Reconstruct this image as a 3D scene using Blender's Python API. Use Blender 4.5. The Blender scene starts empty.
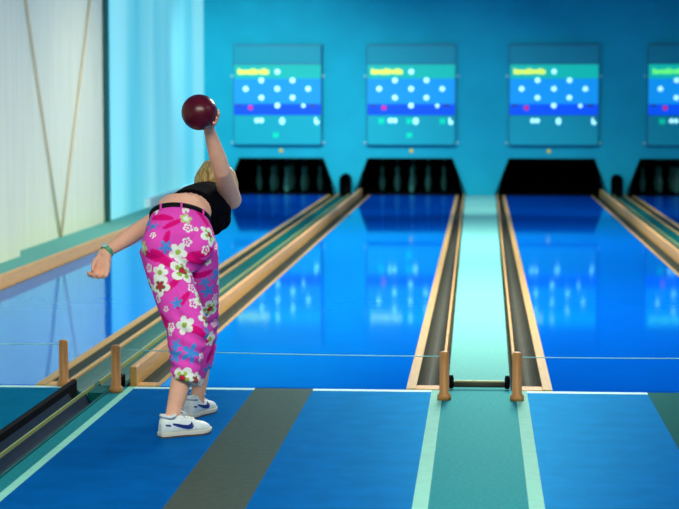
import bpy, bmesh, math, random
import numpy as np
from mathutils import Vector, Matrix
from mathutils.bvhtree import BVHTree
random.seed(7)
rng = np.random.default_rng(7)
S = bpy.context.scene
COL = S.collection

# ------------------------------------------------------------------ camera
F_PX, CAM_H = 1900.0, 1.55
TH = math.atan(159.5 / F_PX)
PS = math.atan(141.5 * math.cos(TH) / F_PX)
cd = bpy.data.cameras.new('camera')
cd.sensor_width = 36.0
cd.lens = F_PX / 679 * 36.0
cd.clip_end = 200
cam = bpy.data.objects.new('camera', cd)
COL.objects.link(cam)
cam.location = (0, 0, CAM_H)
cam.rotation_euler = (math.pi / 2 - TH, 0, PS)
cd.dof.use_dof = True
cd.dof.focus_distance = 8.9
cd.dof.aperture_fstop = 3.6
S.camera = cam

# ------------------------------------------------------------------ world, lamps, exposure
S.view_settings.view_transform = 'Standard'
S.view_settings.look = 'None'
S.view_settings.exposure = 0.0
S.view_settings.gamma = 1.0
w = bpy.data.worlds.new('world')
S.world = w
w.use_nodes = True
w.node_tree.nodes['Background'].inputs[0].default_value = (0.75, 0.88, 0.8, 1)
w.node_tree.nodes['Background'].inputs[1].default_value = 0.35


def area(name, loc, target, size, power, color):
    l = bpy.data.lights.new(name, 'AREA')
    l.shape = 'RECTANGLE'
    l.size, l.size_y = size
    l.energy = power
    l.color = color
    o = bpy.data.objects.new(name, l)
    COL.objects.link(o)
    o.location = loc
    o.rotation_euler = (Vector(target) - Vector(loc)).to_track_quat('-Z', 'Y').to_euler()
    return o


# unseen overhead fill lights, added to brighten the approach, lanes and back wall
def spot(name, loc, target, power, color, angle, blend=1.0):
    l = bpy.data.lights.new(name, 'SPOT')
    l.energy = power
    l.color = color
    l.spot_size = math.radians(angle)
    l.spot_blend = blend
    l.shadow_soft_size = 0.15
    o = bpy.data.objects.new(name, l)
    COL.objects.link(o)
    o.location = loc
    o.rotation_euler = (Vector(target) - Vector(loc)).to_track_quat('-Z', 'Y').to_euler()
    return o


area('approach_fill', (-0.6, 5.2, 3.25), (-1.1, 8.6, 0.3), (3.0, 1.0), 270, (1.0, 0.97, 0.84))  # added overhead fill for the bowler's back and the approach
area('approach_fill', (2.2, 8.0, 3.25), (1.6, 8.6, 0), (2.0, 1.0), 30, (1.0, 0.97, 0.84))
area('lane_fill', (0.2, 14.0, 3.25), (0.0, 14.0, 0), (5.0, 0.8), 330, (1.0, 0.97, 0.80))  # unseen fill added at ceiling height to brighten the lanes
area('lane_fill', (0.0, 20.0, 3.25), (0.0, 20.0, 0), (5.0, 0.8), 300, (0.95, 0.98, 0.85))
spot('lane_fill_spot', (-1.5, 24.5, 3.2), (-1.5, 26.3, 0), 420, (1.0, 0.97, 0.85), 85)  # added spots lifting the far end of the lanes
spot('lane_fill_spot', (1.5, 24.5, 3.2), (1.5, 26.3, 0), 420, (1.0, 0.97, 0.85), 85)
spot('wall_gradient_spot', (-3.2, 25.0, 3.2), (-3.3, 29.5, 0.9), 850, (0.9, 1.0, 0.95), 75)  # added spots shaping the back wall gradient, brightest at lower left
spot('wall_gradient_spot', (-0.6, 25.5, 3.2), (-0.6, 29.5, 0.5), 350, (0.8, 0.95, 1.0), 75)
spot('wall_gradient_spot', (2.0, 25.5, 3.2), (2.0, 29.5, 0.4), 120, (0.6, 0.9, 1.0), 75)


# ------------------------------------------------------------------ measuring helper
FW = Vector((-math.sin(PS) * math.cos(TH), math.cos(PS) * math.cos(TH), -math.sin(TH)))
RT = Vector((math.cos(PS), math.sin(PS), 0))
UP = RT.cross(FW)
CL = Vector((0, 0, CAM_H))


def ray(x, y):
    return FW * F_PX + RT * (x - 339.5) - UP * (y - 254.5)


def at(x, y, Y):
    d = ray(x, y)
    return CL + d * (Y / d.y)


def ground(x, y, z=0.0):
    d = ray(x, y)
    return CL + d * ((z - CAM_H) / d.z)


# ------------------------------------------------------------------ materials
def mat(name, col, rough=0.5, spec=0.5, var=0.0, scale=20.0, bump=0.0, metal=0.0, coat=0.0, stretch=(1, 1, 1), col2=None):
    m = bpy.data.materials.new(name)
    m.use_nodes = True
    nt = m.node_tree
    b = nt.nodes['Principled BSDF']
    b.inputs['Base Color'].default_value = (*col, 1)
    b.inputs['Roughness'].default_value = rough
    b.inputs['Specular IOR Level'].default_value = spec
    b.inputs['Metallic'].default_value = metal
    b.inputs['Coat Weight'].default_value = coat
    if var > 0 or bump > 0 or col2:
        tc = nt.nodes.new('ShaderNodeTexCoord')
        mp = nt.nodes.new('ShaderNodeMapping')
        mp.inputs['Scale'].default_value = stretch
        nz = nt.nodes.new('ShaderNodeTexNoise')
        nz.inputs['Scale'].default_value = scale
        nz.inputs['Detail'].default_value = 5
        nt.links.new(tc.outputs['Object'], mp.inputs[0])
        nt.links.new(mp.outputs[0], nz.inputs['Vector'])
        if var > 0 or col2:
            rp = nt.nodes.new('ShaderNodeValToRGB')
            c2 = col2 or tuple(min(1, c * (1 + var)) for c in col)
            c1 = col if col2 else tuple(c * (1 - var) for c in col)
            rp.color_ramp.elements[0].position = 0.32
            rp.color_ramp.elements[0].color = (*c1, 1)
            rp.color_ramp.elements[1].position = 0.68
            rp.color_ramp.elements[1].color = (*c2, 1)
            nt.links.new(nz.outputs['Fac'], rp.inputs[0])
            nt.links.new(rp.outputs[0], b.inputs['Base Color'])
        if bump > 0:
            bp = nt.nodes.new('ShaderNodeBump')
            bp.inputs['Strength'].default_value = bump
            bp.inputs['Distance'].default_value = 0.01
            nt.links.new(nz.outputs['Fac'], bp.inputs['Height'])
            nt.links.new(bp.outputs[0], b.inputs['Normal'])
    return m


def emis(name, col, strength, base=None):
    m = bpy.data.materials.new(name)
    m.use_nodes = True
    b = m.node_tree.nodes['Principled BSDF']
    b.inputs['Base Color'].default_value = (*(base or col), 1)
    b.inputs['Roughness'].default_value = 0.6
    b.inputs['Specular IOR Level'].default_value = 0.08
    b.inputs['Emission Color'].default_value = (*col, 1)
    b.inputs['Emission Strength'].default_value = strength
    return m


def lacquer(name, col, gloss_col, rough, ior, var=0.0, scale=5.0):
    """coloured synthetic floor under a tinted gloss coat"""
    m = bpy.data.materials.new(name)
    m.use_nodes = True
    nt = m.node_tree
    nt.nodes.remove(nt.nodes['Principled BSDF'])
    out = nt.nodes['Material Output']
    df = nt.nodes.new('ShaderNodeBsdfDiffuse')
    gl = nt.nodes.new('ShaderNodeBsdfGlossy')
    gl.inputs['Color'].default_value = (*gloss_col, 1)
    gl.inputs['Roughness'].default_value = rough
    fr = nt.nodes.new('ShaderNodeFresnel')
    fr.inputs['IOR'].default_value = ior
    mx = nt.nodes.new('ShaderNodeMixShader')
    tc = nt.nodes.new('ShaderNodeTexCoord')
    nz = nt.nodes.new('ShaderNodeTexNoise')
    nz.inputs['Scale'].default_value = scale
    nz.inputs['Detail'].default_value = 6
    rp = nt.nodes.new('ShaderNodeValToRGB')
    rp.color_ramp.elements[0].position = 0.35
    rp.color_ramp.elements[0].color = (*[c * (1 - var) for c in col], 1)
    rp.color_ramp.elements[1].position = 0.65
    rp.color_ramp.elements[1].color = (*[min(1, c * (1 + var)) for c in col], 1)
    L = nt.links.new
    L(tc.outputs['Object'], nz.inputs['Vector'])
    L(nz.outputs['Fac'], rp.inputs[0])
    L(rp.outputs[0], df.inputs['Color'])
    L(fr.outputs[0], mx.inputs[0])
    L(df.outputs[0], mx.inputs[1])
    L(gl.outputs[0], mx.inputs[2])
    L(mx.outputs[0], out.inputs['Surface'])
    return m


M = {}
M['lane'] = lacquer('lane_blue', (0.0, 0.125, 0.82), (0.5, 0.93, 1.0), 0.045, 1.45, 0.03, 3)
M['approach_blue'] = lacquer('approach_blue', (0.0, 0.085, 0.34), (0.05, 0.4, 0.7), 0.4, 1.1, 0.12, 7)
M['approach_side'] = lacquer('approach_blue_reflection', (0.0, 0.13, 0.24), (0.05, 0.4, 0.7), 0.4, 1.1, 0.12, 7)  # teal shift paints a reflection into the outer blue fields
M['approach_grey'] = lacquer('approach_grey', (0.062, 0.078, 0.064), (0.2, 0.4, 0.4), 0.4, 1.06, 0.1, 30)
M['approach_teal'] = lacquer('approach_teal', (0.015, 0.21, 0.25), (0.2, 0.6, 0.6), 0.5, 1.05, 0.16, 60)
M['approach_green'] = lacquer('approach_dark_green', (0.012, 0.055, 0.05), (0.1, 0.4, 0.4), 0.4, 1.06, 0.1, 30)
M['line'] = mat('line_mint', (0.26, 0.66, 0.54), 0.6, 0.05, 0.05, 15)
M['white_line'] = mat('line_white', (0.5, 0.9, 0.88), 0.45, 0.3)
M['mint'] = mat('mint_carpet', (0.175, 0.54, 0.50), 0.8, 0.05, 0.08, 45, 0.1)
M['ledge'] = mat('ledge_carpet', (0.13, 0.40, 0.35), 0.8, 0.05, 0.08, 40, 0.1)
M['wood'] = mat('beech', (0.70, 0.37, 0.11), 0.4, 0.25, 0.13, 9, stretch=(12, 0.6, 12))
M['gold'] = mat('gold_edge_wood', (0.52, 0.31, 0.08), 0.4, 0.25, 0.12, 9, stretch=(12, 0.6, 12))
M['postwood'] = mat('post_wood', (0.55, 0.24, 0.07), 0.4, 0.4, 0.18, 14, stretch=(6, 6, 0.7))
M['gutter_dark'] = mat('gutter_dark', (0.02, 0.04, 0.035), 0.5, 0.15)
M['gutter'] = mat('gutter_grey', (0.062, 0.066, 0.05), 0.6, 0.05, 0.1, 12)
M['track'] = mat('track_teal', (0.002, 0.10, 0.095), 0.5, 0.06, 0.12, 10, stretch=(6, 0.5, 6))
M['ridge'] = mat('ridge_yellow', (0.33, 0.4, 0.14), 0.4, 0.4)
M['black'] = mat('black_rubber', (0.003, 0.005, 0.008), 0.7, 0.03)
M['navy'] = mat('navy_channel', (0.003, 0.02, 0.05), 0.6, 0.03, 0.15, 12)
M['pit'] = mat('pit_black', (0.003, 0.003, 0.004), 0.9, 0.05)
M['wall_blue'] = mat('wall_blue', (0.012, 0.36, 0.49), 0.8, 0.05, 0.05, 2.5)
M['wall_cream'] = mat('wall_cream', (0.74, 0.77, 0.57), 0.7, 0.2, 0.04, 3, stretch=(1, 3, 0.3))
M['cordtan'] = mat('cord_tan', (0.78, 0.64, 0.40), 0.7, 0.2)
M['frame_green'] = mat('frame_green', (0.008, 0.09, 0.08), 0.4, 0.4)
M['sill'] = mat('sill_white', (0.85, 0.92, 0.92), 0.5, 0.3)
M['ceiling'] = mat('ceiling_blue', (0.1, 0.4, 0.55), 0.8, 0.1)
M['concrete'] = mat('concrete', (0.05, 0.07, 0.08), 0.9, 0.1)
M['boardside'] = mat('board_side', (0.006, 0.16, 0.27), 0.5, 0.3)
M['boardtop'] = mat('board_panel', (0.008, 0.30, 0.39), 0.5, 0.1)
M['pin'] = mat('pin_shaded', (0.05, 0.26, 0.24), 0.4, 0.3)  # white pins and cords, the pit's dimness put into their colour
M['ball'] = mat('ball_maroon', (0.075, 0.002, 0.012), 0.3, 0.35, 0.25, 25)
M['skin'] = mat('skin', (0.9, 0.48, 0.33), 0.55, 0.18, 0.05, 30)
M['hair'] = mat('hair_blond', (0.28, 0.15, 0.035), 0.45, 0.4, 0, 22, 0.3, stretch=(5, 5, 1), col2=(0.78, 0.55, 0.2))
M['blacktop'] = mat('top_black', (0.003, 0.003, 0.005), 0.9, 0.03, 0.2, 30, 0.15)
M['belt'] = mat('belt_black', (0.004, 0.004, 0.006), 0.6, 0.1)
M['shoe'] = mat('shoe_white', (0.78, 0.84, 0.84), 0.5, 0.3, 0.06, 40)
M['sole'] = mat('sole_offwhite', (0.75, 0.72, 0.6), 0.6, 0.3)
M['outsole'] = mat('outsole_brown', (0.12, 0.08, 0.05), 0.8, 0.2)
M['swoosh'] = mat('shoe_navy', (0.01, 0.03, 0.22), 0.5, 0.3)
M['lace'] = mat('lace_white', (0.85, 0.88, 0.88), 0.7, 0.2)
M['bracelet'] = mat('bracelet_green', (0.08, 0.42, 0.22), 0.4, 0.4, 0.3, 60)
M['dial'] = mat('watch_dial', (0.5, 0.7, 0.65), 0.2, 0.5)
M['eye'] = mat('eye', (0.7, 0.7, 0.7), 0.2, 0.5)
M['iris'] = mat('iris', (0.03, 0.06, 0.08), 0.2, 0.5)
M['lip'] = mat('lip', (0.5, 0.12, 0.1), 0.4, 0.4)
M['scr_head'] = emis('screen_header', (0.0, 0.6, 0.52), 0.62, (0.02, 0.2, 0.2))
M['scr_mid'] = emis('screen_blue', (0.0, 0.3, 0.95), 0.75, (0.02, 0.15, 0.3))
M['scr_band'] = emis('screen_band', (0.0, 0.09, 0.95), 0.8, (0.01, 0.04, 0.3))
M['scr_low'] = mat('screen_lower', (0.008, 0.38, 0.47), 0.5, 0.1)
M['lamp_on'] = emis('pin_lamp', (0.5, 0.95, 1.0), 0.9)
M['yellow'] = emis('screen_yellow', (0.75, 0.85, 0.05), 0.9)
M['greenlet'] = emis('screen_green', (0.15, 0.9, 0.15), 0.9)
M['red'] = emis('screen_red', (0.7, 0.02, 0.12), 0.6)
M['glyph_green'] = emis('digit_green', (0.0, 0.55, 0.32), 0.7)
M['glyph_dark'] = mat('digit_dark', (0.0, 0.01, 0.12), 0.5)
M['orange'] = emis('indicator_orange', (0.5, 0.4, 0.05), 0.6)
M['cable'] = mat('cord_pale', (0.35, 0.8, 0.82), 0.5, 0.3)
M['screw'] = mat('screw_pale', (0.3, 0.7, 0.8), 0.4, 0.5)


# window sheet: daylight through a pale cyan blind with soft folds
def window_mat():
    m = bpy.data.materials.new('daylit_blind')
    m.use_nodes = True
    nt = m.node_tree
    b = nt.nodes['Principled BSDF']
    tc = nt.nodes.new('ShaderNodeTexCoord')
    mp = nt.nodes.new('ShaderNodeMapping')
    mp.inputs['Scale'].default_value = (0, 1.0, 0.12)
    nz = nt.nodes.new('ShaderNodeTexNoise')
    nz.inputs['Scale'].default_value = 0.7
    nz.inputs['Detail'].default_value = 2
    rp = nt.nodes.new('ShaderNodeValToRGB')
    rp.color_ramp.elements[0].position = 0.35
    rp.color_ramp.elements[0].color = (0.09, 0.54, 0.60, 1)
    rp.color_ramp.elements[1].position = 0.65
    rp.color_ramp.elements[1].color = (0.28, 0.77, 0.78, 1)
    nt.links.new(tc.outputs['Object'], mp.inputs[0])
    nt.links.new(mp.outputs[0], nz.inputs['Vector'])
    nt.links.new(nz.outputs['Fac'], rp.inputs[0])
    nt.links.new(rp.outputs[0], b.inputs['Emission Color'])
    b.inputs['Base Color'].default_value = (0.1, 0.4, 0.5, 1)
    b.inputs['Emission Strength'].default_value = 0.75
    b.inputs['Roughness'].default_value = 0.8
    return m


M['blind'] = window_mat()


# ------------------------------------------------------------------ mesh helpers
class MB:
    def __init__(self):
        self.v, self.f, self.m, self.s = [], [], [], []

    def add(self, vs, fs, mi=0, smooth=False):
        o = len(self.v)
        self.v += [tuple(p) for p in vs]
        for f in fs:
            self.f.append([i + o for i in f])
            self.m.append(mi)
            self.s.append(smooth)
        return self

    def box(self, x0, x1, y0, y1, z0, z1, mi=0):
        vs = [(x, y, z) for x in (x0, x1) for y in (y0, y1) for z in (z0, z1)]
        return self.add(vs, [(0, 1, 3, 2), (4, 6, 7, 5), (0, 4, 5, 1), (2, 3, 7, 6), (0, 2, 6, 4), (1, 5, 7, 3)], mi)

    def loft(self, sections, mi=0, smooth=False, cap=True):
        n = len(sections[0])
        vs = [p for s in sections for p in s]
        fs = []
        for k in range(len(sections) - 1):
            for i in range(n):
                j = (i + 1) % n
                fs.append((k * n + i, k * n + j, (k + 1) * n + j, (k + 1) * n + i))
        self.add(vs, fs, mi, smooth)
        if cap:
            o = len(self.v) - len(vs)
            for base in (o, o + (len(sections) - 1) * n):
                self.f.append(list(range(base, base + n)))
                self.m.append(mi)
                self.s.append(False)
        return self

    def prism_y(self, prof0, y0, prof1, y1, mi=0):
        return self.loft([[(x, y0, z) for x, z in prof0], [(x, y1, z) for x, z in prof1]], mi)

    def lathe(self, c, prof, n=20, mi=0, axis='z'):
        secs = []
        for r, h in prof:
            ring = []
            for i in range(n):
                a = 2 * math.pi * i / n
                p = (r * math.cos(a), r * math.sin(a), h)
                if axis == 'y':
                    p = (p[0], -p[2], p[1])
                elif axis == 'x':
                    p = (p[2], p[0], p[1])
                ring.append((c[0] + p[0], c[1] + p[1], c[2] + p[2]))
            secs.append(ring)
        return self.loft(secs, mi, True)

    def tube(self, pts, rads, n=10, mi=0, round_ends=False):
        pts = [Vector(p) for p in pts]
        if not hasattr(rads, '__len__'):
            rads = [rads] * len(pts)
        rads = list(rads)
        P, Rr = [], []
        if round_ends:
            d = (pts[1] - pts[0]).normalized()
            for a in (88, 60, 30):
                P.append(pts[0] - d * rads[0] * math.sin(math.radians(a)))
                Rr.append(rads[0] * math.cos(math.radians(a)))
        P += pts
        Rr += rads
        if round_ends:
            d = (pts[-1] - pts[-2]).normalized()
            for a in (30, 60, 88):
                P.append(pts[-1] + d * rads[-1] * math.sin(math.radians(a)))
                Rr.append(rads[-1] * math.cos(math.radians(a)))
        t = (P[1] - P[0]).normalized()
        ref = Vector((0, 0, 1)) if abs(t.z) < 0.9 else Vector((1, 0, 0))
        u = t.cross(ref).normalized()
        secs = []
        for i, p in enumerate(P):
            t = (P[min(i + 1, len(P) - 1)] - P[max(i - 1, 0)]).normalized()
            u = (u - t * u.dot(t)).normalized()
            v = t.cross(u)
            secs.append([p + (u * math.cos(2 * math.pi * k / n) + v * math.sin(2 * math.pi * k / n)) * Rr[i] for k in range(n)])
        return self.loft(secs, mi, True)

    def ball(self, c, r, n=16, mi=0, R=None):
        r = r if hasattr(r, '__len__') else (r, r, r)
        secs = []
        for k in range(1, n):
            th = math.pi * k / n
            ring = []
            for i in range(2 * n):
                a = math.pi * i / n
                p = Vector((r[0] * math.sin(th) * math.cos(a), r[1] * math.sin(th) * math.sin(a), r[2] * math.cos(th)))
                if R:
                    p = R @ p
                ring.append(Vector(c) + p)
            secs.append(ring)
        return self.loft(secs, mi, True)

    def mesh(self, name):
        me = bpy.data.meshes.new(name)
        me.from_pydata(self.v, [], self.f)
        me.polygons.foreach_set('material_index', self.m)
        me.polygons.foreach_set('use_smooth', self.s)
        bm = bmesh.new()
        bm.from_mesh(me)
        bmesh.ops.recalc_face_normals(bm, faces=bm.faces)
        bm.to_mesh(me)
        bm.free()
        me.update()
        return me

    def build(self, name, mats, parent=None, bevel=0, origin=None):
        me = self.mesh(name)
        for m in (mats if isinstance(mats, (list, tuple)) else [mats]):
            me.materials.append(m)
        o = bpy.data.objects.new(name, me)
        COL.objects.link(o)
        if origin is not None:
            me.transform(Matrix.Translation(-Vector(origin)))
            o.location = origin
        if parent:
            put_under(o, parent)
        if bevel:
            b = o.modifiers.new('bevel', 'BEVEL')
            b.width = bevel
            b.segments = 2
            b.limit_method = 'ANGLE'
        return o


def world_loc(o):
    p = Vector(o.location)
    while o.parent:
        o = o.parent
        p = p + Vector(o.location)
    return p


def put_under(o, parent):
    """parent an object whose mesh is in world coordinates (no rotations in the chain)"""
    o.parent = parent
    o.location = Vector(o.location) - world_loc(parent)


def tag(o, label=None, cat=None, group=None, kind=None):
    if label:
        o['label'] = label
    if cat:
        o['category'] = cat
    if group:
        o['group'] = group
    if kind:
        o['kind'] = kind
    return o


def thing(name, label, cat, loc=(0, 0, 0), group=None):
    o = bpy.data.objects.new(name, None)
    o.empty_display_size = 0.1
    COL.objects.link(o)
    o.location = loc
    return tag(o, label, cat, group)


def copy_tree(o, parent=None):
    c = o.copy()
    COL.objects.link(c)
    c.parent = parent
    for ch in list(o.children):
        copy_tree(ch, c)
    return c


def voxel(mb, name, size, mats, parent=None, smooth=4, sub=None):
    """fuse overlapping closed shapes into one continuous surface"""
    me = mb.mesh(name + '_raw')
    o = bpy.data.objects.new(name + '_raw', me)
    COL.objects.link(o)
    r = o.modifiers.new('r', 'REMESH')
    r.mode = 'VOXEL'
    r.voxel_size = size
    r.use_smooth_shade = True
    s = o.modifiers.new('s', 'SMOOTH')
    s.factor = 0.5
    s.iterations = smooth
    dg = bpy.context.evaluated_depsgraph_get()
    dg.update()
    out = bpy.data.meshes.new_from_object(o.evaluated_get(dg))
    out.name = name
    bpy.data.objects.remove(o)
    bpy.data.meshes.remove(me)
    out.materials.clear()
    for m in (mats if isinstance(mats, (list, tuple)) else [mats]):
        out.materials.append(m)
    out.polygons.foreach_set('use_smooth', [True] * len(out.polygons))
    ob = bpy.data.objects.new(name, out)
    COL.objects.link(ob)
    if parent:
        put_under(ob, parent)
    return ob


# ------------------------------------------------------------------ the setting
Y0, YF, YL, YE, YW = 1.0, 9.93, 9.96, 29.465, 29.5     # approach start, foul line, lane start, lane end, back wall
XW = 4.27
HC = 3.3

# approach floor: blue fields with grey run-up stripes, teal carpet strip, mint border lines
b = MB()
FM = [M['approach_blue'], M['approach_grey'], M['approach_teal'], M['line'], M['white_line'], M['approach_side'], M['approach_green']]
half = [(0.0, 0.19, 2), (0.19, 0.25, 3), (0.25, 0.875, 0), (0.875, 1.185, 1), (1.185, 1.825, 0), (1.825, 1.865, 3), (1.865, 1.935, 2)]
outer = [(2.162, 2.94, 5), (2.94, 3.25, 1), (3.25, XW, 5)]
for sx in (-1, 1):
    for x0, x1, mi in half + outer:
        mi = 6 if (mi == 1 and sx > 0) else mi
        x0, x1 = sorted((sx * x0, sx * x1))
        yf = YF - 0.065 if mi in (0, 5) else YF
        b.box(x0, x1, Y0, yf, -0.12, 0, mi)
        if mi in (0, 5):
            b.box(x0, x1, yf, YF, -0.12, 0, 4)
fl = tag(b.build('floor', FM), kind='structure')
tag(MB().box(-XW - .3, XW + .3, Y0, YW + 2.6, -0.3, -0.125).build('subfloor', M['concrete']), kind='structure')

# left wall: cream part, nearer panel, then the tall daylit window
YP = 21.35
tag(MB().box(-XW - 0.2, -XW, Y0, YP, -0.12, HC).build('wall_left', M['wall_cream']), kind='structure')
tag(MB().box(-XW, -XW + 0.15, 11.5, 16.75, 0.105, HC).build('wall_left_panel', M['wall_cream']), kind='structure')
b = MB()
b.box(-XW - 0.2, -XW - 0.04, YP, YW, -0.12, HC)
wl = tag(b.build('window_1', M['blind']), kind='structure')
tag(MB().box(-XW - 0.06, -XW + 0.05, YP - 0.02, YP + 0.12, 0.105, HC).build('trim_1', M['frame_green']), kind='structure')

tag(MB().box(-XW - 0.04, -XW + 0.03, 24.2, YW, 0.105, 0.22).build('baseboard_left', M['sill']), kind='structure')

# back wall with the trapezoid mouths of the four pin pits
BAYS = [(-3.10, 1), (-1.092, 1), (1.092, 0), (3.10, 1)]
BW, TW, BH = 0.88, 0.66, 0.574
b = MB()
b.box(-XW - 0.2, XW + 0.2, YW, YW + 0.12, BH, HC)
edges = [-XW - 0.2] + sum([[c - BW, c + BW] for c, _ in BAYS], []) + [XW + 0.2]
tops = [-XW - 0.2] + sum([[c - TW, c + TW] for c, _ in BAYS], []) + [XW + 0.2]
for i in range(0, len(edges), 2):
    pr = [(edges[i], -0.12), (edges[i + 1], -0.12), (tops[i + 1], BH), (tops[i], BH)]
    b.prism_y(pr, YW, pr, YW + 0.12)
tag(b.build('wall_back', M['wall_blue']), kind='structure')
tag(MB().box(XW, XW + 0.2, Y0, YW, -0.12, HC).build('wall_right', M['wall_blue']), kind='structure')
tag(MB().box(-XW - 0.2, XW + 0.2, Y0, YW + 0.12, HC, HC + 0.15).build('ceiling', M['ceiling']), kind='structure')

# carpeted ledge along the left wall behind its beech rail, and the strip between lanes 2 and 3
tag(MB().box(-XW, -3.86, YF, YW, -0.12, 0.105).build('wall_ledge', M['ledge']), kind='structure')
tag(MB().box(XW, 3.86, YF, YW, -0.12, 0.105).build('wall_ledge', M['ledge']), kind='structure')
p0 = [(-0.165, -0.12), (0.165, -0.12), (0.165, 0.0), (-0.165, 0.0)]
p1 = [(-0.235, -0.12), (0.235, -0.12), (0.235, 0.0), (-0.235, 0.0)]
tag(MB().prism_y(p0, YL + 0.12, p1, YW).build('walkway_strip', M['mint']), kind='structure')

# ------------------------------------------------------------------ lanes
def gutter(mb, a0, b0, a1, b1, y0, y1, depth=0.07, seg=8):
    """concave trough between x=a and x=b"""
    def prof(a, b_):
        top, bot = [], []
        for i in range(seg + 1):
            t = i / seg
            x = a + (b_ - a) * t
            top.append((x, -depth * math.sin(math.pi * t) ** 0.7 - 0.004))
        return top + [(b_, -0.11), (a, -0.11)]
    mb.prism_y(prof(a0, b0), y0, prof(a1, b1), y1)


def inner_lane(sx, label):
    t = thing('bowling_lane', label, 'bowling lane', (sx * 1.04, YL, 0), 'bowling lanes')
    X = lambda a: sx * a
    MB().box(X(0.385), X(1.70), YL, YE, -0.12, 0).build('lane_deck', M['lane'], t)
    MB().box(X(0.335), X(0.385), YL, YE, -0.12, 0.003).build('edge_board', M['gold'], t)
    MB().box(X(1.70), X(1.727), YL, YE, -0.12, 0.003).build('edge_board', M['gold'], t)
    g = MB(); gutter(g, X(0.205), X(0.335), X(0.268), X(0.335), YL + 0.13, YE)
    g.build('gutter', M['gutter'], t)
    g = MB(); gutter(g, X(1.727), X(1.83), X(1.727), X(1.83), YL + 0.13, YE)
    g.build('gutter', M['gutter'], t)
    r0 = [(X(0.189), -0.12), (X(0.205), -0.12), (X(0.205), 0.03), (X(0.189), 0.03)]
    r1 = [(X(0.252), -0.12), (X(0.268), -0.12), (X(0.268), 0.03), (X(0.252), 0.03)]
    MB().prism_y(r0, YL + 0.1, r1, YE).build('side_rail', M['wood'], t, bevel=0.004)
    MB().box(X(1.83), X(1.868), YL + 0.02, YE, -0.12, 0.1).build('side_rail', M['wood'], t, bevel=0.006)
    MB().box(X(0.205), X(0.335), YL, YL + 0.13, -0.12, 0.001).build('end_sill', M['wood'], t, bevel=0.004)
    MB().box(X(1.727), X(1.83), YL, YL + 0.13, -0.12, 0.001).build('end_sill', M['wood'], t, bevel=0.004)
    return t


def outer_lane(sx, label):
    t = thing('bowling_lane', label, 'bowling lane', (sx * 3.08, YL, 0), 'bowling lanes')
    X = lambda a: sx * a
    MB().box(X(2.375), X(3.80), YL, YE, -0.12, 0).build('lane_deck', M['lane'], t)
    MB().box(X(2.32), X(2.375), YL, YE, -0.12, 0.003).build('edge_board', M['gold'], t)
    g = MB(); gutter(g, X(2.20), X(2.32), X(2.20), X(2.32), YL + 0.13, YE)
    g.build('gutter', M['gutter_dark'], t)
    MB().box(X(2.175), X(2.20), YL + 0.02, YE, -0.12, 0.03).build('side_rail', M['gold'], t, bevel=0.006)
    MB().box(X(2.20), X(2.32), YL, YL + 0.13, -0.12, 0.001).build('end_sill', M['wood'], t, bevel=0.004)
    g = MB(); gutter(g, X(3.80), X(3.822), X(3.80), X(3.822), YL, YE, 0.05)
    g.build('gutter', M['gutter'], t)
    MB().box(X(3.822), X(3.86), YL, YE, -0.12, 0.11).build('side_rail', M['wood'], t, bevel=0.006)
    return t


outer_lane(-1, 'glossy blue bowling lane along the cream left wall, behind the bowler')
inner_lane(-1, 'glossy blue bowling lane the woman bowls on, left of the pale strip')
inner_lane(1, 'glossy blue bowling lane just right of the pale mint strip, before the empty black pit')
outer_lane(1, 'rightmost blue bowling lane, only a corner showing at the right edge')


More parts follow.
